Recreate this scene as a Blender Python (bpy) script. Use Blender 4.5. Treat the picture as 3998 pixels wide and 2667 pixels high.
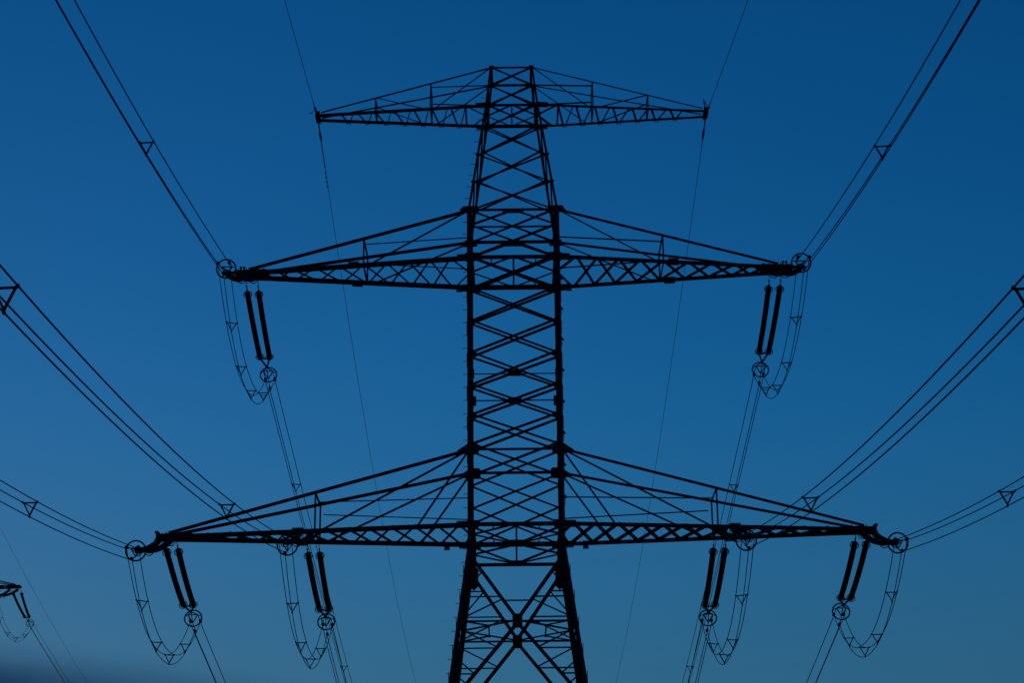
import bpy, math, random
from mathutils import Vector, Matrix
random.seed(7)
R = math.radians
sc = bpy.context.scene
col = sc.collection
for o in list(bpy.data.objects):
    bpy.data.objects.remove(o)

# ------------------------------------------------------------------ camera
PITCH, ROLL = R(19.0), R(0.6)
cd = bpy.data.cameras.new('camera')
cam = bpy.data.objects.new('camera', cd)
col.objects.link(cam)
sc.camera = cam
cd.sensor_width = 36.0
cd.lens = 36.0 * 7500 / 3998
cd.clip_start, cd.clip_end = 0.1, 20000
fw = Vector((0, math.cos(PITCH), math.sin(PITCH)))
u0 = Vector((0, -math.sin(PITCH), math.cos(PITCH)))
r0 = Vector((1, 0, 0))
rt = math.cos(ROLL) * r0 - math.sin(ROLL) * u0
up = math.sin(ROLL) * r0 + math.cos(ROLL) * u0
cam.matrix_world = Matrix(((rt.x, up.x, -fw.x, -0.09), (rt.y, up.y, -fw.y, 0.0),
                           (rt.z, up.z, -fw.z, 1.7), (0, 0, 0, 1)))

# ------------------------------------------------------------------ sky, sun, exposure
SUN_EL, SUN_ROT = R(-1.0), R(-22.0)
SAT, WB = 1.085, (0.62, 1.37, 1.0, 1.0)
w = bpy.data.worlds.new('World')
sc.world = w
w.use_nodes = True
nt = w.node_tree
N, L = nt.nodes, nt.links
bg = N['Background']
bg.inputs[1].default_value = 0.15
sky = N.new('ShaderNodeTexSky')
sky.sky_type = 'NISHITA'
sky.sun_disc = False
sky.sun_elevation = SUN_EL
sky.sun_rotation = SUN_ROT
sky.air_density, sky.dust_density, sky.ozone_density = 1.0, 1.0, 4.0
hs = N.new('ShaderNodeHueSaturation')
hs.inputs['Saturation'].default_value = SAT
L.new(sky.outputs[0], hs.inputs['Color'])
wb = N.new('ShaderNodeMix')                 # cold white balance of the dusk picture
wb.data_type, wb.blend_type = 'RGBA', 'MULTIPLY'
wb.inputs[0].default_value = 1.0
wb.inputs[7].default_value = WB
L.new(hs.outputs[0], wb.inputs[6])
# a low bank of dusk cloud lying along the horizon, its top uneven
tc = N.new('ShaderNodeTexCoord')
sep = N.new('ShaderNodeSeparateXYZ')
L.new(tc.outputs['Generated'], sep.inputs[0])
mp = N.new('ShaderNodeMapping')
mp.inputs['Scale'].default_value = (1.0, 1.0, 0.0)
L.new(tc.outputs['Generated'], mp.inputs[0])
noi = N.new('ShaderNodeTexNoise')
noi.inputs['Scale'].default_value = 3.2
noi.inputs['Detail'].default_value = 2.0
L.new(mp.outputs[0], noi.inputs[0])
wisp = N.new('ShaderNodeTexNoise')
wisp.inputs['Scale'].default_value = 14.0
wisp.inputs['Detail'].default_value = 4.0
mp2 = N.new('ShaderNodeMapping')
mp2.inputs['Scale'].default_value = (1.0, 1.0, 4.0)
L.new(tc.outputs['Generated'], mp2.inputs[0])
L.new(mp2.outputs[0], wisp.inputs[0])
def math_node(op, a, b):
    n = N.new('ShaderNodeMath')
    n.operation = op
    for k, v in ((0, a), (1, b)):
        if isinstance(v, (int, float)):
            n.inputs[k].default_value = v
        else:
            L.new(v, n.inputs[k])
    return n.outputs[0]
side = math_node('MULTIPLY', sep.outputs['X'], -0.13)       # the bank stands higher towards the left
top = math_node('ADD', math_node('MULTIPLY', noi.outputs[0], 0.02), math_node('ADD', side, 0.1175))
top = math_node('ADD', top, math_node('MULTIPLY', wisp.outputs[0], 0.012))
below = math_node('SUBTRACT', top, sep.outputs['Z'])
mr = N.new('ShaderNodeMapRange')
mr.interpolation_type = 'SMOOTHSTEP'
mr.inputs['From Min'].default_value = -0.014
mr.inputs['From Max'].default_value = 0.020
L.new(below, mr.inputs['Value'])
cl = N.new('ShaderNodeMix')
cl.data_type, cl.blend_type = 'RGBA', 'MIX'
L.new(mr.outputs[0], cl.inputs[0])
hz = N.new('ShaderNodeMapRange')            # dull evening haze thickening towards the horizon
hz.interpolation_type = 'SMOOTHSTEP'
hz.inputs['From Min'].default_value = 0.33
hz.inputs['From Max'].default_value = 0.10
hz.inputs['To Max'].default_value = 0.52
L.new(sep.outputs['Z'], hz.inputs['Value'])
vl = N.new('ShaderNodeMix')
vl.data_type, vl.blend_type = 'RGBA', 'MIX'
L.new(hz.outputs[0], vl.inputs[0])
L.new(wb.outputs[2], vl.inputs[6])
vl.inputs[7].default_value = (0.050, 0.112, 0.246, 1)
L.new(vl.outputs[2], cl.inputs[6])
cl.inputs[7].default_value = (0.014, 0.056, 0.155, 1)
L.new(cl.outputs[2], bg.inputs[0])

sd = bpy.data.lights.new('sun', 'SUN')
sd.energy, sd.angle, sd.color = 0.004, R(0.5), (1.0, 0.78, 0.6)
sun = bpy.data.objects.new('sun', sd)
col.objects.link(sun)
sun.location = (-700, 700, 60)               # the last light, level with the horizon where the sky sun went down
sun.rotation_euler = Vector((math.sin(-SUN_ROT), -math.cos(SUN_ROT), -math.sin(R(0.4)))).to_track_quat('-Z', 'Y').to_euler()

vs = sc.view_settings
vs.view_transform, vs.look = 'Standard', 'None'
vs.gamma, vs.use_curve_mapping = 1.0, False
vs.exposure = 1.95

# ------------------------------------------------------------------ materials
def mat(name, c1, c2, rough=0.6, scale=6.0, metal=0.0, spec=0.3, bump=0.0):
    m = bpy.data.materials.new(name)
    m.use_nodes = True
    t = m.node_tree
    b = t.nodes['Principled BSDF']
    b.inputs['Roughness'].default_value = rough
    b.inputs['Metallic'].default_value = metal
    b.inputs['Specular IOR Level'].default_value = spec
    tc_ = t.nodes.new('ShaderNodeTexCoord')
    n = t.nodes.new('ShaderNodeTexNoise')
    n.inputs['Scale'].default_value = scale
    n.inputs['Detail'].default_value = 5
    r = t.nodes.new('ShaderNodeValToRGB')
    r.color_ramp.elements[0].position, r.color_ramp.elements[1].position = 0.35, 0.7
    r.color_ramp.elements[0].color, r.color_ramp.elements[1].color = (*c1, 1), (*c2, 1)
    t.links.new(tc_.outputs['Object'], n.inputs[0])
    t.links.new(n.outputs[0], r.inputs[0])
    t.links.new(r.outputs[0], b.inputs['Base Color'])
    if bump:
        bp = t.nodes.new('ShaderNodeBump')
        bp.inputs['Strength'].default_value = bump
        t.links.new(n.outputs[0], bp.inputs['Height'])
        t.links.new(bp.outputs[0], b.inputs['Normal'])
    return m
STEEL = mat('dark_painted_steel', (0.022, 0.024, 0.025), (0.034, 0.035, 0.036), 0.7, 3.0, 0, 0.15)
FITTING = mat('weathered_fitting_metal', (0.025, 0.026, 0.028), (0.04, 0.04, 0.042), 0.6, 12.0, 0, 0.2)
WIRE = mat('weathered_aluminium_wire', (0.022, 0.023, 0.026), (0.034, 0.035, 0.038), 0.65, 20.0, 0, 0.2)
GLAZE = mat('brown_glazed_porcelain', (0.020, 0.012, 0.009), (0.030, 0.018, 0.013), 0.5, 8.0, 0, 0.15)
PLATE = mat('dark_sign_enamel', (0.012, 0.014, 0.022), (0.018, 0.02, 0.03), 0.5, 10.0, 0, 0.2)
PALE = mat('pale_sign_paint', (0.70, 0.70, 0.70), (0.80, 0.80, 0.80), 0.6, 30.0, 0, 0.3)
GRASS = mat('dark_meadow', (0.012, 0.018, 0.008), (0.030, 0.038, 0.016), 0.95, 0.6, 0, 0.1, 0.4)

# ------------------------------------------------------------------ helpers
V = Vector
class MB:
    def __init__(s):
        s.v, s.f = [], []
    def add(s, vs_, fs):
        o = len(s.v)
        s.v += [V(p) for p in vs_]
        s.f += [tuple(i + o for i in f) for f in fs]
    def prism(s, ring_a, ring_b):
        n = len(ring_a)
        s.add(list(ring_a) + list(ring_b),
              [tuple(range(n - 1, -1, -1)), tuple(range(n, 2 * n))] +
              [(i, (i + 1) % n, n + (i + 1) % n, n + i) for i in range(n)])
    def bar(s, a, b, wx, wy=None, ref=V((0, 0, 1))):
        a, b = V(a), V(b)
        wy = wx if wy is None else wy
        d = (b - a).normalized()
        if abs(d.dot(ref)) > 0.95:
            ref = V((1, 0, 0))
        x = d.cross(ref).normalized()
        y = x.cross(d)
        q = [x * sx * wx / 2 + y * sy * wy / 2 for sx, sy in ((-1, -1), (1, -1), (1, 1), (-1, 1))]
        s.prism([a + k for k in q], [b + k for k in q])
    def box(s, c, dx, dy, dz):
        c = V(c)
        s.bar(c - V((0, 0, dz / 2)), c + V((0, 0, dz / 2)), dy, dx)
    def cyl(s, a, b, ra, rb=None, n=8):
        a, b = V(a), V(b)
        rb = ra if rb is None else rb
        d = (b - a).normalized()
        ref = V((0, 0, 1)) if abs(d.z) < 0.9 else V((1, 0, 0))
        x = d.cross(ref).normalized()
        y = x.cross(d)
        c = [(math.cos(2 * math.pi * i / n), math.sin(2 * math.pi * i / n)) for i in range(n)]
        s.prism([a + (x * p + y * q) * ra for p, q in c], [b + (x * p + y * q) * rb for p, q in c])
    def blob(s, a, b, r, n=8):
        a, b = V(a), V(b)
        pts = [(0, .35), (.2, .9), (.5, 1.0), (.8, .85), (1, .35)]
        for (t0, k0), (t1, k1) in zip(pts, pts[1:]):
            s.cyl(a.lerp(b, t0), a.lerp(b, t1), r * k0, r * k1, n)
    def tube(s, pts, r, n=6):
        pts = [V(p) for p in pts]
        o = len(s.v)
        for i, p in enumerate(pts):
            d = (pts[min(i + 1, len(pts) - 1)] - pts[max(i - 1, 0)]).normalized()
            ref = V((1, 0, 0)) if abs(d.x) < 0.9 else V((0, 0, 1))
            x = d.cross(ref).normalized()
            y = x.cross(d)
            s.v += [p + (x * math.cos(2 * math.pi * k / n) + y * math.sin(2 * math.pi * k / n)) * r for k in range(n)]
        m = len(pts)
        for i in range(m - 1):
            for k in range(n):
                k2 = (k + 1) % n
                s.f.append((o + i * n + k, o + i * n + k2, o + (i + 1) * n + k2, o + (i + 1) * n + k))
        s.f.append(tuple(o + k for k in range(n - 1, -1, -1)))
        s.f.append(tuple(o + (m - 1) * n + k for k in range(n)))
    def torus(s, c, nrm, Rr, r, n=36, m=8):
        c, nrm = V(c), V(nrm).normalized()
        ref = V((0, 0, 1)) if abs(nrm.z) < 0.9 else V((1, 0, 0))
        x = nrm.cross(ref).normalized()
        y = x.cross(nrm)
        o = len(s.v)
        for i in range(n):
            a = 2 * math.pi * i / n
            e = x * math.cos(a) + y * math.sin(a)
            for k in range(m):
                t = 2 * math.pi * k / m
                s.v.append(c + e * (Rr + r * math.cos(t)) + nrm * r * math.sin(t))
        for i in range(n):
            for k in range(m):
                s.f.append((o + i * m + k, o + ((i + 1) % n) * m + k,
                            o + ((i + 1) % n) * m + (k + 1) % m, o + i * m + (k + 1) % m))
    def build(s, name, m, parent=None, origin=None, smooth=False):
        if origin is None:
            lo = V((min(p[i] for p in s.v) for i in range(3)))
            hi = V((max(p[i] for p in s.v) for i in range(3)))
            origin = (lo + hi) / 2
        me = bpy.data.meshes.new(name)
        me.from_pydata([tuple(p - origin) for p in s.v], [], s.f)
        me.materials.append(m)
        if smooth:
            for p in me.polygons:
                p.use_smooth = True
        o = bpy.data.objects.new(name, me)
        col.objects.link(o)
        o.location = origin
        if parent:
            put(o, parent)
        return o

ORG = {}                      # root of every object in build space
def put(o, parent):
    ORG[o.name] = o.location.copy()
    o.location = o.location - ORG.get(parent.name, V((0, 0, 0)))
    o.parent = parent

def tag(o, label=None, cat=None, group=None, kind=None):
    for k, v in (('label', label), ('category', cat), ('group', group), ('kind', kind)):
        if v:
            o[k] = v
    return o

def thing(name, loc, label, cat, group=None, frame=None):
    """Empty at the base of a thing; build coordinates are absolute in the frame of its line."""
    o = bpy.data.objects.new(name, None)
    o.empty_display_size = 0.5
    col.objects.link(o)
    loc = V(loc)
    ORG[o.name] = loc
    if frame is None:
        o.location = loc
    else:
        o.matrix_world = frame @ Matrix.Translation(loc)
    return tag(o, label, cat, group)

GAUGE = {'cross_brace': 1.15, 'knee_brace': 1.3, 'lattice_brace': 1.28, 'crossarm_chord': 1.2, 'crossarm_tie': 1.15,
         'diagonal_brace': 1.25, 'level_strut': 1.25, 'secondary_brace': 1.25, 'main_diagonal': 1.25, 'hanger': 1.25,
         'plan_brace': 1.2, 'horizontal_strut': 1.1}
def L_beam(parent, name, a, b, wd, nrm, t=None, jit=True, m=None):
    """steel angle from a to b, one leg lying in the face whose outward normal is nrm"""
    a, b, nrm = V(a), V(b), V(nrm)
    wd *= GAUGE.get(name, 1.15)
    t = t or max(0.012, wd * 0.13)
    d = (b - a).normalized()
    n = (nrm - d * nrm.dot(d)).normalized()
    x = d.cross(n)
    off = n * (random.uniform(-.014, .014) if jit else 0)
    h = wd / 2
    prof = [(-h, 0), (h, 0), (h, -t), (-h + t, -t), (-h + t, -wd), (-h, -wd)]
    mb = MB()
    mb.prism([a + off + x * p + n * q for p, q in prof], [b + off + x * p + n * q for p, q in prof])
    return mb.build(name, m or STEEL, parent)

def corner_leg(parent, a, b, sx, sy, wd):
    a, b = V(a), V(b)
    t = wd * 0.14
    prof = [(0, 0), (wd, 0), (wd, t), (t, t), (t, wd), (0, wd)]
    def ring(p):
        c = p + V((sx * wd / 2, sy * wd / 2, 0))
        return [c + V((-sx * u_, -sy * v_, 0)) for u_, v_ in prof]
    mb = MB()
    mb.prism(ring(a), ring(b))
    return mb.build('leg', STEEL, parent)

def bolt_rows(mb, c, du, dv, n, nu, nv, su, sv):
    for i in range(nu):
        for j in range(nv):
            p = c + du * (i - (nu - 1) / 2) * su + dv * (j - (nv - 1) / 2) * sv
            mb.cyl(p, p + n * 0.035, 0.02, n=6)

def plate(parent, c, du, dv, w_, h_, t=0.016, name='gusset_plate', cut=0.25, bolts=(0, 0)):
    """flat plate with cut corners in the plane du, dv"""
    c, du, dv = V(c), V(du).normalized(), V(dv).normalized()
    n = du.cross(dv)
    n.normalize()
    k = min(w_, h_) * cut
    pts = [(-w_/2 + k, -h_/2), (w_/2 - k, -h_/2), (w_/2, -h_/2 + k), (w_/2, h_/2 - k),
           (w_/2 - k, h_/2), (-w_/2 + k, h_/2), (-w_/2, h_/2 - k), (-w_/2, -h_/2 + k)]
    mb = MB()
    mb.prism([c + du*p + dv*q - n*t/2 for p, q in pts], [c + du*p + dv*q + n*t/2 for p, q in pts])
    if bolts[0]:
        bolt_rows(mb, c + n*t/2, du, dv, n, bolts[0], bolts[1], w_*.7/max(1, bolts[0]-1), h_*.6/max(1, bolts[1]-1))
    return mb.build(name, STEEL, parent)

# ------------------------------------------------------------------ ground
def ground():
    mb = MB()
    n, rad = 48, 9000.0
    mb.v = [V((0, 0, 0))] + [V((rad * math.cos(2*math.pi*i/n), rad * math.sin(2*math.pi*i/n), 0)) for i in range(n)]
    mb.f = [(0, 1 + i, 1 + (i + 1) % n) for i in range(n)]
    tag(mb.build('ground', GRASS, origin=V((0, 0, 0))), kind='structure')
ground()

# ------------------------------------------------------------------ lattice tower
YC = 70.95
HW = 1.72
Z_T0, Z_T1, Z_AM, Z_BM, Z_AL, Z_BL, Z_C = 37.63, 35.85, 30.99, 29.01, 21.28, 18.41, 17.62

def half(z):
    if z >= Z_T1:
        return 0.835 + (Z_T0 - z) / (Z_T0 - Z_T1) * (1.03 - 0.835)
    if z >= Z_AM:
        return 1.03 + (Z_T1 - z) / (Z_T1 - Z_AM) * (HW - 1.03)
    if z >= Z_C:
        return HW
    return HW + (Z_C - z) * 0.1300

FACES = [(V((1, 0, 0)), V((0, -1, 0))), (V((-1, 0, 0)), V((0, 1, 0))),
         (V((0, 1, 0)), V((1, 0, 0))), (V((0, -1, 0)), V((-1, 0, 0)))]   # (sideways, outward)

def tower_body(root, cx, cy, dz, full=True):
    O = V((cx, cy, dz))
    def fp(face, k, z, k_abs=None):
        """point on a face, k from -1 (one leg) to 1 (other leg), at height z"""
        h = half(z)
        return O + face[0] * h * k + face[1] * h + V((0, 0, z))
    # legs
    segs = [(Z_T0 + .05, Z_T1, .088), (Z_T1, Z_AM, .098), (Z_AM, Z_C, .160), (Z_C, -dz, .175)]
    legs = {}
    for sx in (-1, 1):
        for sy in (-1, 1):
            for i, (za, zb, wd) in enumerate(segs):
                pa = O + V((sx * half(za), sy * half(za), za))
                pb = O + V((sx * half(zb), sy * half(zb), zb))
                legs[(sx, sy, i)] = corner_leg(root, pa, pb, sx, sy, wd)
    # X lattice on the four faces
    lv_top = [Z_T0, 36.78, Z_T1, 34.77, 33.51, 32.27, Z_AM]
    lv_mid = [30.37, 29.01, 27.62, 26.28, 24.93, 23.69, 22.48, 21.20, 19.87, 18.41]
    for f in FACES:
        nrm = f[1]
        fb = abs(f[1].y) > .5
        for lv, wd in ((lv_top, .056), (lv_mid, .075)):
            for za, zb in zip(lv, lv[1:]):
                w_ = wd
                if abs(za - Z_BM) < .1:
                    w_ = .070
                if lv is lv_mid and za < 21.5:
                    w_ = .062
                for s in (-1, 1):
                    L_beam(root, 'cross_brace', fp(f, s * .97, za) + nrm * (.012 * s), fp(f, -s * .97, zb) + nrm * (.012 * s), w_, nrm)
        # K braces under the top of the wide shaft and at its foot
        for s in (-1, 1):
            L_beam(root, 'knee_brace', fp(f, s * .12, Z_AM - .08), fp(f, s * .96, 30.37), .062, nrm)
            L_beam(root, 'knee_brace', fp(f, s * .96, 18.32), fp(f, s * .14, 17.76), .062, nrm)
        # horizontals
        for z, wd in ((Z_T0, .075), (Z_T1, .105), (Z_AM, .10), (Z_BM, .15), (24.25, .04), (Z_AL, .085), (Z_BL, .15), (Z_C, .105)):
            L_beam(root, 'horizontal_strut', fp(f, -.97, z), fp(f, .97, z), wd, nrm)
        L_beam(root, 'hanger', fp(f, 0, Z_BL - .05), fp(f, 0, 17.78), .055, nrm)
        if fb:
            zx = V((0, 0, 1))
            plate(root, fp(f, 0, Z_AM - .06) + nrm * .03, f[0], zx, .85, .20, cut=.4, bolts=(6, 2))
            plate(root, fp(f, 0, 24.27) + nrm * .03, f[0], zx, .55, .26, cut=.1, bolts=(4, 2))
            plate(root, fp(f, 0, 17.72) + nrm * .03, f[0], zx, .74, .17, cut=.35, bolts=(5, 1))
            for s in (-1, 1):
                for z, w1, h1 in ((Z_T0, .20, .12), (Z_T1, .26, .16), (Z_AM, .52, .30), (Z_BM, .55, .36), (Z_AL, .46, .44), (Z_BL, .46, .30), (24.25, .24, .42)):
                    if z == 24.25:
                        p = fp(f, s, z) - f[0] * s * .07
                    elif z in (Z_T0, Z_T1):
                        p = fp(f, s, z) - f[0] * s * .03
                    elif z == Z_AM:
                        p = fp(f, s, z) + f[0] * s * .0
                    else:
                        p = fp(f, s, z) - f[0] * s * .12
                    plate(root, p + nrm * .045, f[0], zx, w1, h1, cut=.16, bolts=(2, 2))
                plate(root, fp(f, s, Z_BM - .05) + f[0] * s * .05 + nrm * .05, f[0], zx, .2, .3, cut=.14, bolts=(3, 2))
                for z, rr, a_, b_, ln in ((Z_AM, -.21, .13, -.16, .34), (Z_AL, -.24, .24, -.20, .46)):
                    blunt = z == Z_AM and nrm.y < 0 and f[0].x * s < 0
                    e = rr * ln
                    t2 = .11 if blunt else .055
                    pts = [(0, a_), (.10, a_ * .8 if not blunt else a_), (ln, e + t2), (ln, e - t2), (.12, b_), (0, b_)]
                    c = fp(f, s, z) + nrm * .05
                    mb = MB()
                    mb.prism([c + f[0] * s * p + zx * q for p, q in pts], [c + f[0] * s * p + zx * q + nrm * .016 for p, q in pts])
                    for q in range(4):
                        u_ = .08 + q * (ln - .1) / 4
                        cc = c + f[0] * s * u_ + zx * (rr * u_) + nrm * .016
                        mb.cyl(cc, cc + nrm * .03, .018, n=6)
                    mb.build('gusset_plate', STEEL, root)
                for z in lv_mid[3:8]:
                    plate(root, fp(f, s, z) - f[0] * s * .1 + nrm * .04, f[0], zx, .22, .20, cut=.3)
                for z in lv_top[3:6]:
                    plate(root, fp(f, s, z) + nrm * .03, f[0], zx, .2, .11, cut=.3)
                # long haunch where the shaft meets the splayed legs
                plate(root, fp(f, s, 17.15) - f[0] * s * .13 + nrm * .045, f[0], zx, .34, 1.05, cut=.55, bolts=(2, 6))
        # big X of the splayed legs with its secondary bracing
        zc, zt, zb = 14.73, 17.25, 11.75
        c0 = fp(f, 0, zc)
        def on_up(z, s):
            t = (zt - z) / (zt - zc)
            return fp(f, s * .97, zt).lerp(c0, t)
        def on_lo(z, s):
            t = (zc - z) / (zc - zb)
            return c0.lerp(fp(f, s * .97, zb), t)
        for s in (-1, 1):
            L_beam(root, 'main_diagonal', fp(f, s * .97, zt), c0 + V((0, 0, .06)), .105, nrm)
            L_beam(root, 'main_diagonal', c0 - V((0, 0, .06)), fp(f, s * .97, zb), .105, nrm)
            L_beam(root, 'horizontal_strut', fp(f, s * .97, zc), fp(f, s * .05, zc), .065, nrm)
            sec = [(fp(f, s * .96, 16.62), on_up(16.62, s)), (on_up(16.6, s), fp(f, s * .96, 15.92)),
                   (fp(f, s * .96, 15.65), on_up(15.65, s)), (on_up(15.55, s), fp(f, s * .96, 14.85)),
                   (fp(f, s * .96, 14.43), on_lo(13.78, s)), (fp(f, s * .96, 13.73), on_lo(13.73, s)),
                   (fp(f, s * .96, 13.35), on_lo(12.80, s)), (fp(f, s * .96, 12.79), on_lo(12.79, s))]
            for a, b in sec:
                L_beam(root, 'secondary_brace', a, b, .042, nrm)
        L_beam(root, 'secondary_brace', on_up(15.50, -1), on_up(15.50, 1), .045, nrm)
        plate(root, c0 + nrm * .04, f[0], V((0, 0, 1)), .36, .52, cut=.18, bolts=(3, 4))
        for za, zb2 in ((11.75, 6.4), (6.4, 0.1)):
            for s in (-1, 1):
                L_beam(root, 'main_diagonal', fp(f, s * .97, za), fp(f, -s * .97, zb2), .11, nrm)
        L_beam(root, 'horizontal_strut', fp(f, -.97, 11.75), fp(f, .97, 11.75), .07, nrm)
        L_beam(root, 'horizontal_strut', fp(f, -.97, 6.4), fp(f, .97, 6.4), .07, nrm)
    # plan bracing seen from below
    up_ = V((0, 0, -1))
    def pt(kx, ky, z):
        h = half(z)
        return O + V((kx * h, ky * h, z))
    def plan(kind, z, wd):
        if kind == 'diamond':
            c = [(0, -1), (1, 0), (0, 1), (-1, 0)]
            for (a, b), (e, g) in zip(c, c[1:] + c[:1]):
                L_beam(root, 'plan_brace', pt(a * .97, b * .97, z), pt(e * .97, g * .97, z), wd, up_)
        if kind == 'x':
            for s in (-1, 1):
                L_beam(root, 'plan_brace', pt(-.95, -.95 * s, z - .01), pt(.95, .95 * s, z - .01), wd, up_)
        if kind == 'y':
            L_beam(root, 'plan_brace', pt(0, -.97, z - .03), pt(0, .97, z - .03), wd, up_)
        if kind == 'xx':
            L_beam(root, 'plan_brace', pt(-.97, 0, z - .03), pt(.97, 0, z - .03), wd, up_)
        if kind == 'q':
            for kx in (-.5, .5):
                for s in (-1, 1):
                    L_beam(root, 'plan_brace', pt(kx, s * .97, z - .02), pt(kx, s * .5, z - .02), wd, up_)
        if kind == 'corner':
            for sx in (-1, 1):
                for sy in (-1, 1):
                    L_beam(root, 'plan_brace', pt(sx * .96, sy * .96, z), pt(sx * .5, sy * .5, z), wd, up_)
                L_beam(root, 'plan_brace', pt(sx * .5, .52, z - .03), pt(sx * .5, -.52, z - .03), wd, up_)
    for z, ks in ((Z_AM, (('x', .05), ('xx', .05))), (Z_BM, (('x', .05), ('diamond', .05), ('y', .06), ('q', .04))),
                  (Z_T1, (('diamond', .045), ('y', .05))), (Z_BL, (('diamond', .055), ('q', .04))), (Z_C, (('diamond', .055),)),
                  (14.73, (('diamond', .05), ('corner', .045))), (Z_T0, (('x', .04),))):
        for k, wd in ks:
            plan(k, z, wd)
    if not full:
        return
    # step bolts on the left front leg, climbing brackets on the right one
    z = 36.2
    while z > 10.5:
        i = 1 if z > Z_AM else (2 if z > Z_C else 3)
        if z > Z_T1:
            i = 0
        h = half(z)
        p = O + V((-h - .05, -h, z))
        mb = MB()
        mb.cyl(p, p + V((-.16, 0, 0)), .011, n=6)
        mb.cyl(p + V((-.16, 0, 0)), p + V((-.175, 0, 0)), .020, n=6)
        mb.build('step_bolt', STEEL, legs[(-1, -1, i)])
        z -= .52
    z = 28.1
    k = 0
    while z > 19.4:
        h = half(z)
        p = O + V((h + .078, -h + .05, z))
        mb = MB()
        mb.prism([p + V((0, -.01, .14)), p + V((.105, -.01, -.02)), p + V((.04, -.01, -.05)), p + V((0, -.01, -.06))],
                 [p + V((0, .01, .14)), p + V((.105, .01, -.02)), p + V((.04, .01, -.05)), p + V((0, .01, -.06))])
        for q in range(4):
            e = p + V((0, 0, -.10 - q * .055))
            mb.cyl(e, e + V((.05 - q * .004, 0, 0)), .014, n=6)
        mb.build('splice_bracket', STEEL, legs[(1, -1, 2)])
        z -= 1.24
    for z in (27.4, 26.1, 24.8, 23.5, 22.3, 21.0, 16.6, 15.6, 14.6, 13.6, 12.6):
        for s in (-1, 1):
            i = 2 if z > Z_C else 3
            h = half(z)
            mb = MB()
            mb.box(O + V((s * (h + .088 if z > Z_C else h + .098), -h, z)), .02, .2, .5)
            mb.build('splice_plate', STEEL, legs[(s, -1, i)])

def chord_y(hb, x, x0, tip, tip_half):
    return hb + (tip_half - hb) * (x - x0) / (tip - x0)

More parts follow.
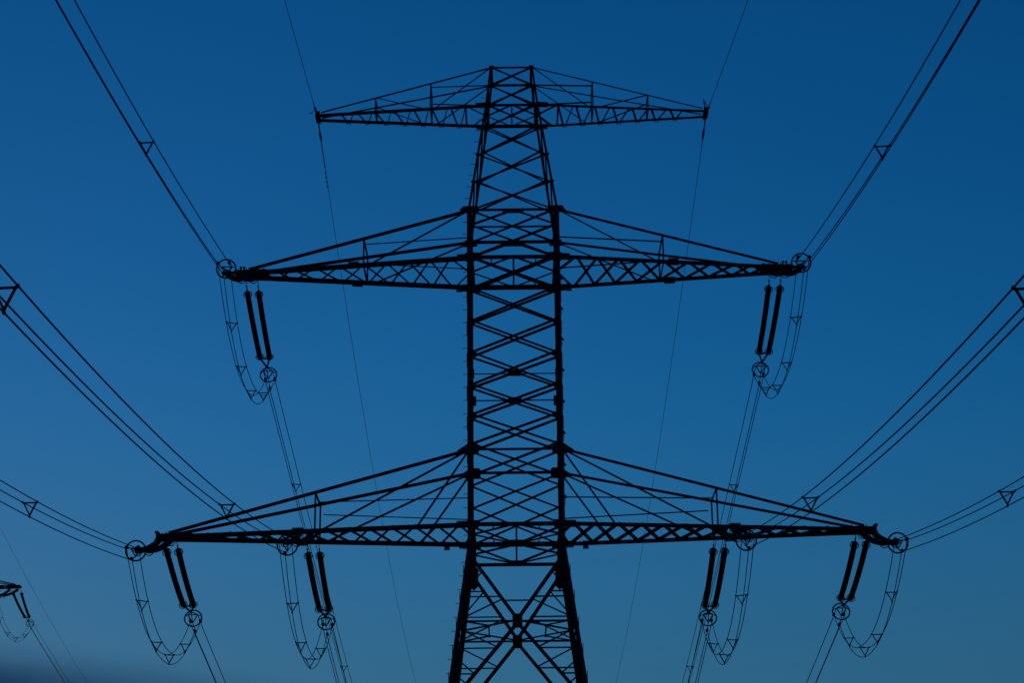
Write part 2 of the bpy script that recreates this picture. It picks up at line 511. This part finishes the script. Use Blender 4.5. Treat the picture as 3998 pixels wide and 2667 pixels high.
def crossarm(root, cx, cy, dz, side, p):
    """four chords running from the shaft to the tip: two level ones, two ties from above"""
    O = V((cx, cy, dz))
    zb, za, tip, th = p['zb'], p['za'], p['tip'], p['th']
    hb, ha = half(zb), half(za)
    def lo(sy, x):
        return O + V((side * x, sy * chord_y(hb, x, hb, tip, th), zb))
    def ti(sy, x):
        t = (x - ha) / (tip - ha)
        return O + V((side * x, sy * (ha + (th - ha) * t), za + (zb + p['rise'] - za) * t))
    def hz(sy, x, z):                       # member level between tie and chord
        return O + V((side * x, sy * (chord_y(hb, x, hb, tip, th)), z))
    dn = V((0, 0, -1))
    for sy in (-1, 1):
        n = V((0, sy, 0))
        L_beam(root, 'crossarm_chord', lo(sy, hb), lo(sy, p['end']), p['wc'], n, jit=False)
        L_beam(root, 'crossarm_tie', ti(sy, ha), ti(sy, tip - .1), p['wt'], n)
        for (x, bolts) in p['hangers']:
            L_beam(root, 'hanger', ti(sy, x), lo(sy, x), p['wh'], n)
        for a, b in p['diags']:
            A = ti(sy, a[1]) if a[0] == 't' else lo(sy, a[1])
            B = ti(sy, b[1]) if b[0] == 't' else lo(sy, b[1])
            L_beam(root, 'diagonal_brace', A, B, p['wd'], n)
        for x, z, z2 in p['level']:
            L_beam(root, 'level_strut', hz(sy, x, z), O + V((side * half(z2), sy * half(z2), z2)), p['wl'], n)
        for x in p['splice']:
            mb = MB()
            c = lo(sy, x)
            d = (lo(sy, x + .5) - lo(sy, x - .5)).normalized()
            for zz in (p['wc'] * .6 + .022, -p['wc'] * .6 - .022):
                mb.bar(c - d * .21 + V((0, sy * .02, zz)), c + d * .21 + V((0, sy * .02, zz)), .13, .02)
                for q in range(6):
                    e = c + d * (q - 2.5) * .066 + V((0, sy * .03, zz))
                    mb.cyl(e, e + V((0, 0, .045 if zz > 0 else -.045)), .018, n=6)
            mb.build('splice_plate', STEEL, root)
    for (x, bolts) in p['hangers']:
        L_beam(root, 'hanger', ti(-1, x), ti(1, x), p['wh'], V((0, 0, 1)))
        L_beam(root, 'hanger', lo(-1, x) - V((0, 0, .03)), lo(1, x) - V((0, 0, .03)), p['wh'], dn)
    # lattice in the level plane between the two lower chords
    nodes = p['nodes']
    if p['lattice'] == 'x':
        L_beam(root, 'lattice_brace', O + V((side * hb, 0, zb)), lo(-1, nodes[0]), p['wb'], dn)
        L_beam(root, 'lattice_brace', O + V((side * hb, 0, zb)), lo(1, nodes[0] - .1), p['wb'] * .8, dn)
        for a, b in zip(nodes, nodes[1:]):
            L_beam(root, 'lattice_brace', lo(-1, a), lo(1, b), p['wb'], dn)
            L_beam(root, 'lattice_brace', lo(1, a) - V((0, 0, .02)), lo(-1, b) - V((0, 0, .02)), p['wb'], dn)
    else:
        L_beam(root, 'lattice_brace', O + V((side * hb, 0, zb)), lo(-1, nodes[0]), p['wb'] * .8, dn)
        L_beam(root, 'lattice_brace', O + V((side * hb, 0, zb)), lo(1, nodes[0] - .25), p['wb'], dn)
        L_beam(root, 'lattice_brace', lo(-1, nodes[0]), lo(1, nodes[0]), p['wb'], dn)
        s = 1
        for i, (a, b) in enumerate(zip(nodes, nodes[1:])):
            thick = p['wb'] if (i % 2) else p['wb'] * .6
            L_beam(root, 'lattice_brace', lo(-s, a + (.06 if i else 0)), lo(s, b - .06), thick if side < 0 else p['wb'] * 1.6 - thick, dn)
            s = -s
        for i, x in enumerate(nodes[1::2]):
            mb = MB()
            for q in (-1.5, -.5, .5, 1.5):
                e = lo(1, x) + V((q * .05, .01, -p['wc'] * .6))
                mb.cyl(e, e + V((0, 0, -.05)), .016, n=6)
            mb.build('bolt_row', STEEL, root)
    # tip plates
    for zz, w_ in ((-.075, 2 * th + .16), (.10, 2 * th + .10)):
        mb = MB()
        x0, x1 = p['plate0'], p['end']
        mb.prism([O + V((side * x0, -w_/2 - .06, zb + zz)), O + V((side * x0, w_/2 + .06, zb + zz)),
                  O + V((side * x1, w_/2 - .05, zb + zz)), O + V((side * x1, -w_/2 + .05, zb + zz))],
                 [O + V((side * x0, -w_/2 - .06, zb + zz + .02)), O + V((side * x0, w_/2 + .06, zb + zz + .02)),
                  O + V((side * x1, w_/2 - .05, zb + zz + .02)), O + V((side * x1, -w_/2 + .05, zb + zz + .02))])
        for q in range(5):
            e = O + V((side * (x0 + (q + .5) * (x1 - x0) / 5), -w_/2 + .03, zb + zz + .02))
            mb.cyl(e, e + V((0, 0, .05)), .025, n=6)
        mb.build('tip_plate', STEEL, root)

MID = dict(zb=Z_BM, za=Z_AM, tip=10.55, end=10.86, th=.30, rise=.13, wc=.135, wt=.092, wh=.05, wd=.045, wl=.036, wb=.062,
           hangers=[(5.86, 0)], diags=[(('t', 1.75), ('l', 5.62))], level=[(5.8, 29.86, 29.84)],
           splice=[6.25, 1.98], lattice='x', nodes=[2.45, 3.25, 4.08, 4.93, 5.84, 6.82, 7.76, 8.68, 9.36, 10.0], plate0=9.75)
LOW = dict(zb=Z_BL, za=Z_AL, tip=13.2, end=13.58, th=.26, rise=.12, wc=.132, wt=.095, wh=.05, wd=.055, wl=.032, wb=.078,
           hangers=[(7.52, 0)], diags=[(('t', 1.75), ('l', 7.3)), (('t', 1.74), ('l', 3.68))],
           level=[(7.4, 19.50, 19.42)], splice=[8.17, 2.0], lattice='x',
           nodes=[2.10, 2.92, 3.76, 4.64, 5.46, 6.26, 7.1, 8.05, 8.95, 9.85, 10.75, 11.6, 12.3], plate0=12.2)
TOP = dict(zb=Z_T1, za=Z_T0, tip=7.85, end=7.98, th=.27, rise=.10, wc=.085, wt=.042, wh=.042, wd=.032, wl=.038, wb=.055,
           hangers=[(3.28, 0), (5.52, 0)], diags=[(('t', .86), ('l', 3.1)), (('t', 5.5), ('l', 3.5))],
           level=[(3.3, 36.80, 36.78)], splice=[1.25], lattice='z',
           nodes=[1.86, 2.16, 2.53, 2.90, 3.29, 3.63, 4.02, 4.38, 4.81, 5.15, 5.58, 5.92, 6.34, 6.68, 7.0], plate0=7.80)

tower = thing('lattice_tower', (0, YC, 0),
              'tall black steel lattice tower with three crossarms in the middle of the picture', 'pylon', 'transmission towers')
tower_body(tower, 0, YC, 0)
for s in (-1, 1):
    for prm in (TOP, MID, LOW):
        crossarm(tower, 0, YC, 0, s, prm)
for s in (-1, 1):                           # small clamp block on the lower tips
    mb = MB()
    mb.box(V((s * 13.56, YC - .18, Z_BL + .19)), .13, .1, .09)
    mb.bar(V((s * 13.50, YC - .18, Z_BL + .10)), V((s * 13.53, YC - .18, Z_BL + .18)), .05)
    mb.build('end_bracket', STEEL, tower)
    for x in (10.62, 10.75):
        mb = MB()
        mb.cyl(V((s * x, YC - .3, Z_BM + .1)), V((s * x, YC - .3, Z_BM + .24)), .035, n=8)
        mb.cyl(V((s * x, YC - .3, Z_BM + .2)), V((s * x, YC - .3, Z_BM + .25)), .055, n=8)
        mb.build('tip_bolt', STEEL, tower)
mb = MB()
mb.bar(V((7.86, YC - .25, Z_T1 + .1)), V((7.80, YC - .25, Z_T1 + .52)), .035)
mb.bar(V((7.80, YC - .25, Z_T1 + .52)), V((7.93, YC - .25, Z_T1 + .24)), .03)
mb.build('earth_spike', STEEL, tower)

# ------------------------------------------------------------------ insulator sets
def shed_mesh(length, n_sheds, sag, r_core=.070, r_shed=.113, seg=12):
    prof = [(0, .06), (.0, .075), (.06, .075), (.06, r_core)]
    z0, z1 = .08, length - .08
    pitch = (z1 - z0) / n_sheds
    for i in range(n_sheds):
        z = z0 + i * pitch
        prof += [(z, r_core), (z + pitch * .42, r_shed), (z + pitch * .58, r_shed), (z + pitch * .72, r_core)]
    prof += [(length - .06, r_core), (length - .06, .075), (length, .075)]
    vs_, fs = [], []
    for z, r in prof:
        dy = -sag * 4 * (z / length) * (1 - z / length)
        for k in range(seg):
            a = 2 * math.pi * k / seg
            vs_.append((r * math.cos(a), r * math.sin(a) + dy, z))
    m = len(prof)
    for i in range(m - 1):
        for k in range(seg):
            k2 = (k + 1) % seg
            fs.append((i * seg + k, i * seg + k2, (i + 1) * seg + k2, (i + 1) * seg + k))
    fs.append(tuple(range(seg - 1, -1, -1)))
    fs.append(tuple((m - 1) * seg + k for k in range(seg)))
    me = bpy.data.meshes.new('insulator_rod')
    me.from_pydata(vs_, [], fs)
    me.materials.append(GLAZE)
    return me
ROD = {'short': shed_mesh(4.47, 72, .10), 'long': shed_mesh(4.83, 78, .11)}
def ring_mesh(Rr, r, n=28, m=6):
    mb = MB()
    mb.torus(V((0, 0, 0)), V((0, 0, 1)), Rr, r, n, m)
    me = bpy.data.meshes.new('corona_ring')
    me.from_pydata([tuple(p) for p in mb.v], [], mb.f)
    me.materials.append(FITTING)
    for p in me.polygons:
        p.use_smooth = True
    return me
CORONA = ring_mesh(.160, .018)
def arm_mesh():
    mb = MB()
    mb.bar(V((-.15, 0, 0)), V((.15, 0, 0)), .018)
    me = bpy.data.meshes.new('ring_arm')
    me.from_pydata([tuple(p) for p in mb.v], [], mb.f)
    me.materials.append(FITTING)
    return me
RING_ARM = arm_mesh()
GRADING = ring_mesh(.345, .029, 44, 8)

GEO = {'mid': dict(at=(.38, 28.90), r0=(.72, 28.60), r1=(4.97, 27.20), ap=(5.60, 27.02), rg=(6.20, 26.95), rod='short'),
       'out': dict(at=(.34, 18.33), r0=(.75, 18.15), r1=(5.00, 16.80), ap=(5.58, 16.68), rg=(6.15, 16.59), rod='short'),
       'inn': dict(at=(1.14, 18.33), r0=(1.55, 18.13), r1=(6.16, 16.80), ap=(6.68, 16.64), rg=(6.97, 16.55), rod='long')}
CLAMP_DY, DROP = .62, .40

def frame_from(d):
    """rotation whose local z runs along d, local x level, local y up"""
    d = d.normalized()
    x = V((1, 0, 0))
    y = d.cross(x)
    if y.z < 0:
        x, y = -x, -y
    y.normalize()
    x = y.cross(d)
    return Matrix((x, y, d)).transposed()

def insulator_set(kind, X, cy, dz, s, label, frame=None, sp0=.235):
    g = GEO[kind]
    P = lambda q, x=0.0, dzz=0.0: V((X + x, cy + s * q[0], q[1] + dz + dzz))
    root = thing('insulator_set', P(g['at']), label, 'insulator', 'double insulator strings', frame)
    for k in (-1, 1):
        a, b0, b1 = P(g['at'], k * sp0), P(g['r0'], k * (sp0 - .01)), P(g['r1'], k * .20)
        mb = MB()
        mb.bar(a + V((0, 0, .05)), a.lerp(b0, .45), .022, .05)
        mb.bar(a.lerp(b0, .40), b0, .04, .025)
        mb.cyl(a.lerp(b0, .5) + V((-.03, 0, 0)), a.lerp(b0, .5) + V((.03, 0, 0)), .03)
        mb.build('link', FITTING, root)
        me = ROD[g['rod']]
        rod = bpy.data.objects.new('insulator_rod', me)
        col.objects.link(rod)
        Rm = frame_from(b1 - b0)
        Lr = (b1 - b0).length / (4.47 if g['rod'] == 'short' else 4.83)
        rod.location = b0
        put(rod, root)
        rod.matrix_local = Matrix.Translation(rod.location) @ Rm.to_4x4() @ Matrix.Diagonal((1, 1, Lr, 1))
        Lm = 4.47 if g['rod'] == 'short' else 4.83
        for t in (.035, .965):
            rg = bpy.data.objects.new('corona_ring', CORONA)
            col.objects.link(rg)
            rg.parent = rod
            rg.location = (0, -.03, t * Lm)
            arm = bpy.data.objects.new('ring_arm', RING_ARM)
            col.objects.link(arm)
            arm.parent = rod
            arm.location = (0, -.03, t * Lm)
    # yoke plate joining both rods
    ap = P(g['ap'])
    e1, e2 = P(g['r1'], -.22), P(g['r1'], .22)
    mb = MB()
    mb.bar(e1, e2, .06, .05)
    mb.bar(e1 + V((.03, 0, 0)), ap, .06, .05)
    mb.bar(e2 - V((.03, 0, 0)), ap, .06, .05)
    mb.blob(ap - V((0, .09, 0)), ap + V((0, .09, 0)), .06)
    mb.build('yoke_plate', FITTING, root)
    # bundle yoke carrying the three clamps, and the big ring round it
    rc = P(g['rg'])
    y1, y2 = rc + V((-.20, -s * .12, .06)), rc + V((.20, -s * .12, .06))
    y3 = rc + V((0, -s * .05, -.26))
    mb = MB()
    for a, b in ((y1, y2), (y2, y3), (y3, y1), (ap, y1), (ap, y2), (ap, y3)):
        mb.bar(a, b, .034)
    mb.build('bundle_yoke', FITTING, root)
    ring = bpy.data.objects.new('grading_ring', GRADING)
    col.objects.link(ring)
    ring.location = rc - V((0, 0, .06))
    put(ring, root)
    Rr = frame_from(V((0, s, -.17)))
    ring.matrix_local = Matrix.Translation(ring.location) @ Rr.to_4x4()
    mb = MB()
    mb.bar(y1, rc + V((-.335, 0, .0)), .022)
    mb.bar(y2, rc + V((.335, 0, .0)), .022)
    mb.build('ring_arm', FITTING, root)
    for x, dzz, y in ((-.20, 0, y1), (.20, 0, y2), (0, -DROP, y3)):
        c = rc + V((x, s * CLAMP_DY, -.07 + dzz))
        d = V((0, s, -.17)).normalized()
        mb = MB()
        mb.bar(y, c - d * .12, .026)
        mb.blob(c - d * .17, c + d * .15, .065)
        mb.build('tension_clamp', FITTING, root)
    return root

def spacer(parent, pts, m=None, r=.0175):
    """triangular frame between three sub-conductors"""
    c = (pts[0] + pts[1] + pts[2]) / 3
    q = [p.lerp(c, .16) for p in pts]
    mb = MB()
    for a, b in ((0, 1), (1, 2), (2, 0)):
        mb.bar(q[a], q[b], r * 2)
    for p, e in zip(pts, q):
        mb.cyl(e, p, r * .9, n=6)
        mb.blob(p - V((0, .05, -.008)), p + V((0, .05, -.008)), r * 2.0, 6)
        mb.blob(e - V((0, .03, 0)), e + V((0, .03, 0)), r * 1.8, 6)
    return mb.build('spacer', m or FITTING, parent)

OFFS = ((-.21, 0.0), (.21, 0.0), (0.0, -DROP))

def span_curve(z0, a, b, s_lin, b2, s_end):
    pts, s = [], 0.0
    zl = z0 + a * s_lin + b * s_lin ** 2
    al = a + 2 * b * s_lin
    while s <= s_end + 1e-6:
        pts.append((s, z0 + a * s + b * s * s if s <= s_lin else zl + al * (s - s_lin) + b2 * (s - s_lin) ** 2))
        s += 1.5 if s < 60 else 4.0
    return pts

def bundle(X, y0, direction, curve, label, spac=(), frame=None, name='conductor_bundle', r=.0165):
    z0 = curve[0][1]
    root = thing(name, (X, y0, z0), label, 'power line', 'three-wire conductor bundles', frame)
    def at(s, off):
        for (s0, za), (s1, zb) in zip(curve, curve[1:]):
            if s0 <= s <= s1:
                z = za + (zb - za) * (s - s0) / (s1 - s0)
                break
        return V((X + off[0], y0 + direction * s, z + off[1]))
    for off in OFFS:
        mb = MB()
        mb.tube([V((X + off[0], y0 + direction * s, z + off[1])) for s, z in curve], r, 6)
        mb.build('conductor_wire', WIRE, root, smooth=True)
    for k, s in enumerate(spac):
        spacer(root, [at(s + d, off) for off, d in zip(OFFS, (0, .05, -.05))])
    return root

def jumper(kind, X, cy, dz, label, frame=None, shift=0.0):
    g = GEO[kind]
    h = g['rg'][0] + CLAMP_DY - .08
    ztop = g['rg'][1] + dz - .12
    depth = {'mid': 2.25, 'out': 2.31, 'inn': 2.46}[kind]
    root = thing('jumper_loop', (X, cy, ztop - depth), label, 'jumper cable', 'jumper loops under the crossarms', frame)
    sway, skew = random.uniform(-.05, .05), random.uniform(-.03, .03)
    def at(t, off):
        lag = 1 + .02 * off[0]
        y = cy + shift * (1 - t * t) + h * t
        z = ztop - depth * lag * (1 - abs(t) ** 2.15)
        return V((X + off[0] * (1 - .08 * (1 - t * t)) + sway * (1 - t * t), y, z + off[1] * .9 + skew * off[0] * (1 - t * t)))
    for off in OFFS:
        mb = MB()
        mb.tube([at(-1 + i / 24, off) for i in range(49)], .0145, 6)
        mb.build('jumper_wire', WIRE, root, smooth=True)
    for t in (-.66, -.22, .20, .70):
        t += random.uniform(-.02, .02)
        spacer(root, [at(t + random.uniform(-.008, .008), off) for off in OFFS], r=.016)
    return root

def far_curve(z0, a=-.18, b=.0005, mid=60, s_end=190):
    return span_curve(z0, a, b, mid, .0009, s_end)

PH = [('mid', -10.39, 'left end of the middle crossarm', (26.90, -.154, .00133), (14.4,), (26.88, -.172, .0004), (10.4, 37.5)),
      ('mid', 10.39, 'right end of the middle crossarm', (26.82, -.180, .0015), (14.6,), (26.88, -.180, .00045), (10.8, 37.5)),
      ('out', -13.11, 'left tip of the lowest crossarm', (16.52, -.158, .0016), (13.8,), (16.50, -.178, .0006), ()),
      ('out', 13.11, 'right tip of the lowest crossarm', (16.54, -.161, .0016), (14.1,), (16.50, -.170, .0006), ()),
      ('inn', -7.80, 'left half of the lowest crossarm, mid-arm', (16.55, -.1745, .00145), (13.0, 35.9), (16.46, -.19, .0006), ()),
      ('inn', 7.80, 'right half of the lowest crossarm, mid-arm', (16.55, -.178, .00145), (13.6, 35.7), (16.46, -.19, .0006), ())]
for kind, X, where, nc, nsp, fc, fsp in PH:
    g = GEO[kind]
    insulator_set(kind, X, YC, 0, -1, 'twin ribbed insulators pointing forward at the ' + where)
    insulator_set(kind, X, YC, 0, 1, 'twin long ribbed insulators running backward at the ' + where)
    jumper(kind, X, YC, 0, 'U-shaped jumper loop under the ' + where)
    yn = YC - g['rg'][0] - CLAMP_DY - .1
    bundle(X, yn, -1, span_curve(nc[0] - .07, nc[1], nc[2], 45, .0004, 140),
           'three wires coming overhead to the ' + where, nsp)
    yf = YC + g['rg'][0] + CLAMP_DY + .1
    bundle(X, yf, 1, far_curve(fc[0] - .07, fc[1], fc[2]),
           'three thin wires descending behind the ' + where, fsp)

# earth wires on the top crossarm
def earth_wire(X, y0, direction, curve, label, damper=None, loop=False, clamp=(.15, .75), frame=None, dzc=0.0, r=.0105):
    root = thing('earth_wire', (X, y0, curve[0][1]), label, 'earth wire', 'thin earth wires', frame)
    P = lambda s: V((X, y0 + direction * s, next(za + (zb - za) * (s - s0) / (s1 - s0)
                    for (s0, za), (s1, zb) in zip(curve, curve[1:]) if s0 <= s <= s1)))
    mb = MB()
    mb.tube([V((X, y0 + direction * s, z)) for s, z in curve], r, 6)
    mb.build('wire', WIRE, root, smooth=True)
    mb = MB()
    mb.bar(P(0), P(clamp[0]), .05, .03)
    mb.blob(P(clamp[0]), P(clamp[1]), .05)
    mb.tube([P(clamp[1] + .05 * i) for i in range(12)], .019)
    mb.build('tension_clamp', FITTING, root)
    if damper:
        mb = MB()
        for k in range(4):
            p = P(damper + k * .32)
            mb.blob(p + V((0, -.10, .0)), p + V((0, .10, -.03)), .029)
            mb.blob(p + V((-.03 if k % 2 else .02, -.05, -.05)), p + V((-.035, .06, -.06)), .021)
        mb.tube([P(clamp[1] + .3 * i) for i in range(int((damper - clamp[1]) / .3) + 1)], .021)
        mb.build('vibration_damper', FITTING, root)
    if loop:
        mb = MB()
        mb.tube([V((X - .06 - .17 * math.sin(math.pi * i / 12), y0 + direction * (.1 + .5 * i / 12), curve[0][1] + .06 - .32 * math.sin(math.pi * i / 24)))
                 for i in range(13)], .010)
        mb.build('bonding_loop', WIRE, root)
    return root
ZE = Z_T1 + .02
earth_wire(-7.93, YC - .3, -1, span_curve(ZE + .05, -.085, .0003, 40, .0003, 140), 'thin earth wire coming overhead to the left tip of the top crossarm', loop=True)
earth_wire(7.93, YC - .3, -1, span_curve(ZE - .02, -.19, .0006, 60, .0006, 140), 'thin earth wire coming overhead to the right tip of the top crossarm')
earth_wire(-7.90, YC + .3, 1, span_curve(ZE - .1, -.222, .00115, 80, .0011, 190), 'thin earth wire with dampers descending from the left tip of the top crossarm', damper=3.3, clamp=(.5, 1.2))
earth_wire(7.90, YC + .3, 1, span_curve(ZE - .1, -.205, .0010, 80, .0011, 190), 'thin earth wire descending from the right tip of the top crossarm', clamp=(.6, 1.4))

# ------------------------------------------------------------------ letter signs under the crossarms
GLY = {'M': [((0, 0), (0, 1)), ((0, 1), (.5, .35)), ((.5, .35), (1, 1)), ((1, 1), (1, 0))],
       'E': [((0, 0), (0, 1)), ((0, 1), (.8, 1)), ((0, .5), (.7, .5)), ((0, 0), (.8, 0))],
       'F': [((0, 0), (0, 1)), ((0, 1), (.8, 1)), ((0, .5), (.7, .5))]}
def sign(x, y, zt, text, label):
    root = thing('letter_sign', (x, y, zt), label, 'sign', 'letter signs under the crossarms')
    mb = MB()
    mb.box(V((x, y, zt - .16)), .215, .012, .32)
    mb.build('sign_plate', PLATE, root)
    for s in (-1, 1):
        mb = MB()
        mb.box(V((x + s * .06, y - .012, zt - .07)), .035, .008, .15)
        mb.build('strap', FITTING, root)
    for i, ch in enumerate(text):
        mb = MB()
        x0 = x - .082 + i * .098
        for a, b in GLY[ch]:
            A = V((x0 + a[0] * .062, y - .0085, zt - .295 + a[1] * .105))
            B = V((x0 + b[0] * .062, y - .0085, zt - .295 + b[1] * .105))
            mb.bar(A, B, .019, .004, ref=V((0, 1, 0)))
        mb.build('letter', PALE, root)
for x, p, tx, lb in ((-2.20, MID, 'ME', 'dark plate lettered ME under the left half of the middle crossarm'),
                     (2.22, MID, 'MF', 'dark plate lettered MF under the right half of the middle crossarm'),
                     (-2.67, LOW, 'ME', 'dark plate lettered ME under the left half of the lowest crossarm'),
                     (2.66, LOW, 'MF', 'dark plate lettered MF under the right half of the lowest crossarm')):
    yy = YC + chord_y(HW, abs(x), HW, p['tip'], p['th']) - .20
    sign(x, yy, p['zb'] + .06, tx, lb)

# ------------------------------------------------------------------ the next line's tower, at the left edge
FR = Matrix.Translation((-48.72, 149.9, 0)) @ Matrix.Rotation(R(0.5), 4, 'Z') @ Matrix.Scale(.88, 4)
DZ = 8.72
nb = thing('lattice_tower', (0, 0, 0), 'distant lattice tower, only a crossarm tip showing at the lower left edge', 'pylon', 'transmission towers', FR)
def small_body(root, dz):
    O = V((0, 0, dz))
    for sx in (-1, 1):
        for sy in (-1, 1):
            for za, zb, wd in ((Z_T0, Z_AM, .12), (Z_AM, Z_C, .2), (Z_C, -dz, .23)):
                corner_leg(root, O + V((sx * half(za), sy * half(za), za)), O + V((sx * half(zb), sy * half(zb), zb)), sx, sy, wd)
    for f in FACES:
        lv = [Z_T0, 36.0, 34.3, 32.6, Z_AM, Z_BM, 26.9, 24.8, 22.7, 20.6, Z_BL, 12.0, 5.0, -dz]
        for za, zb in zip(lv, lv[1:]):
            for s in (-1, 1):
                L_beam(root, 'cross_brace', O + f[0]*half(za)*s + f[1]*half(za) + V((0,0,za)), O - f[0]*half(zb)*s + f[1]*half(zb) + V((0,0,zb)), .08, f[1])
        for z in (Z_T1, Z_AM, Z_BM, Z_AL, Z_BL):
            L_beam(root, 'horizontal_strut', O - f[0]*half(z) + f[1]*half(z) + V((0,0,z)), O + f[0]*half(z) + f[1]*half(z) + V((0,0,z)), .12, f[1])
small_body(nb, DZ)
crossarm(nb, 0, 0, DZ, 1, MID)
crossarm(nb, 0, 0, DZ, -1, MID)
crossarm(nb, 0, 0, DZ, 1, TOP)
nw = 'crossarm tip at the lower left edge'
insulator_set('mid', 10.39, 0, DZ, 1, 'small distant twin insulators running backward from the ' + nw, FR, .38)
insulator_set('mid', 10.39, 0, DZ, -1, 'distant twin insulators cut by the frame under the ' + nw, FR, .38)
jumper('mid', 10.39, 0, DZ, 'small distant jumper loop under the ' + nw, FR)
bundle(10.39, 6.2 + CLAMP_DY + .1, 1, far_curve(26.85 + DZ), 'distant wires descending rightward from the ' + nw, (), FR)
earth_wire(7.93, .3, 1, span_curve(Z_T1 + DZ - .3, -.222, .0008, 80, .0009, 190), 'very thin distant earth wire slanting down through the lower left corner', frame=FR, r=.012)
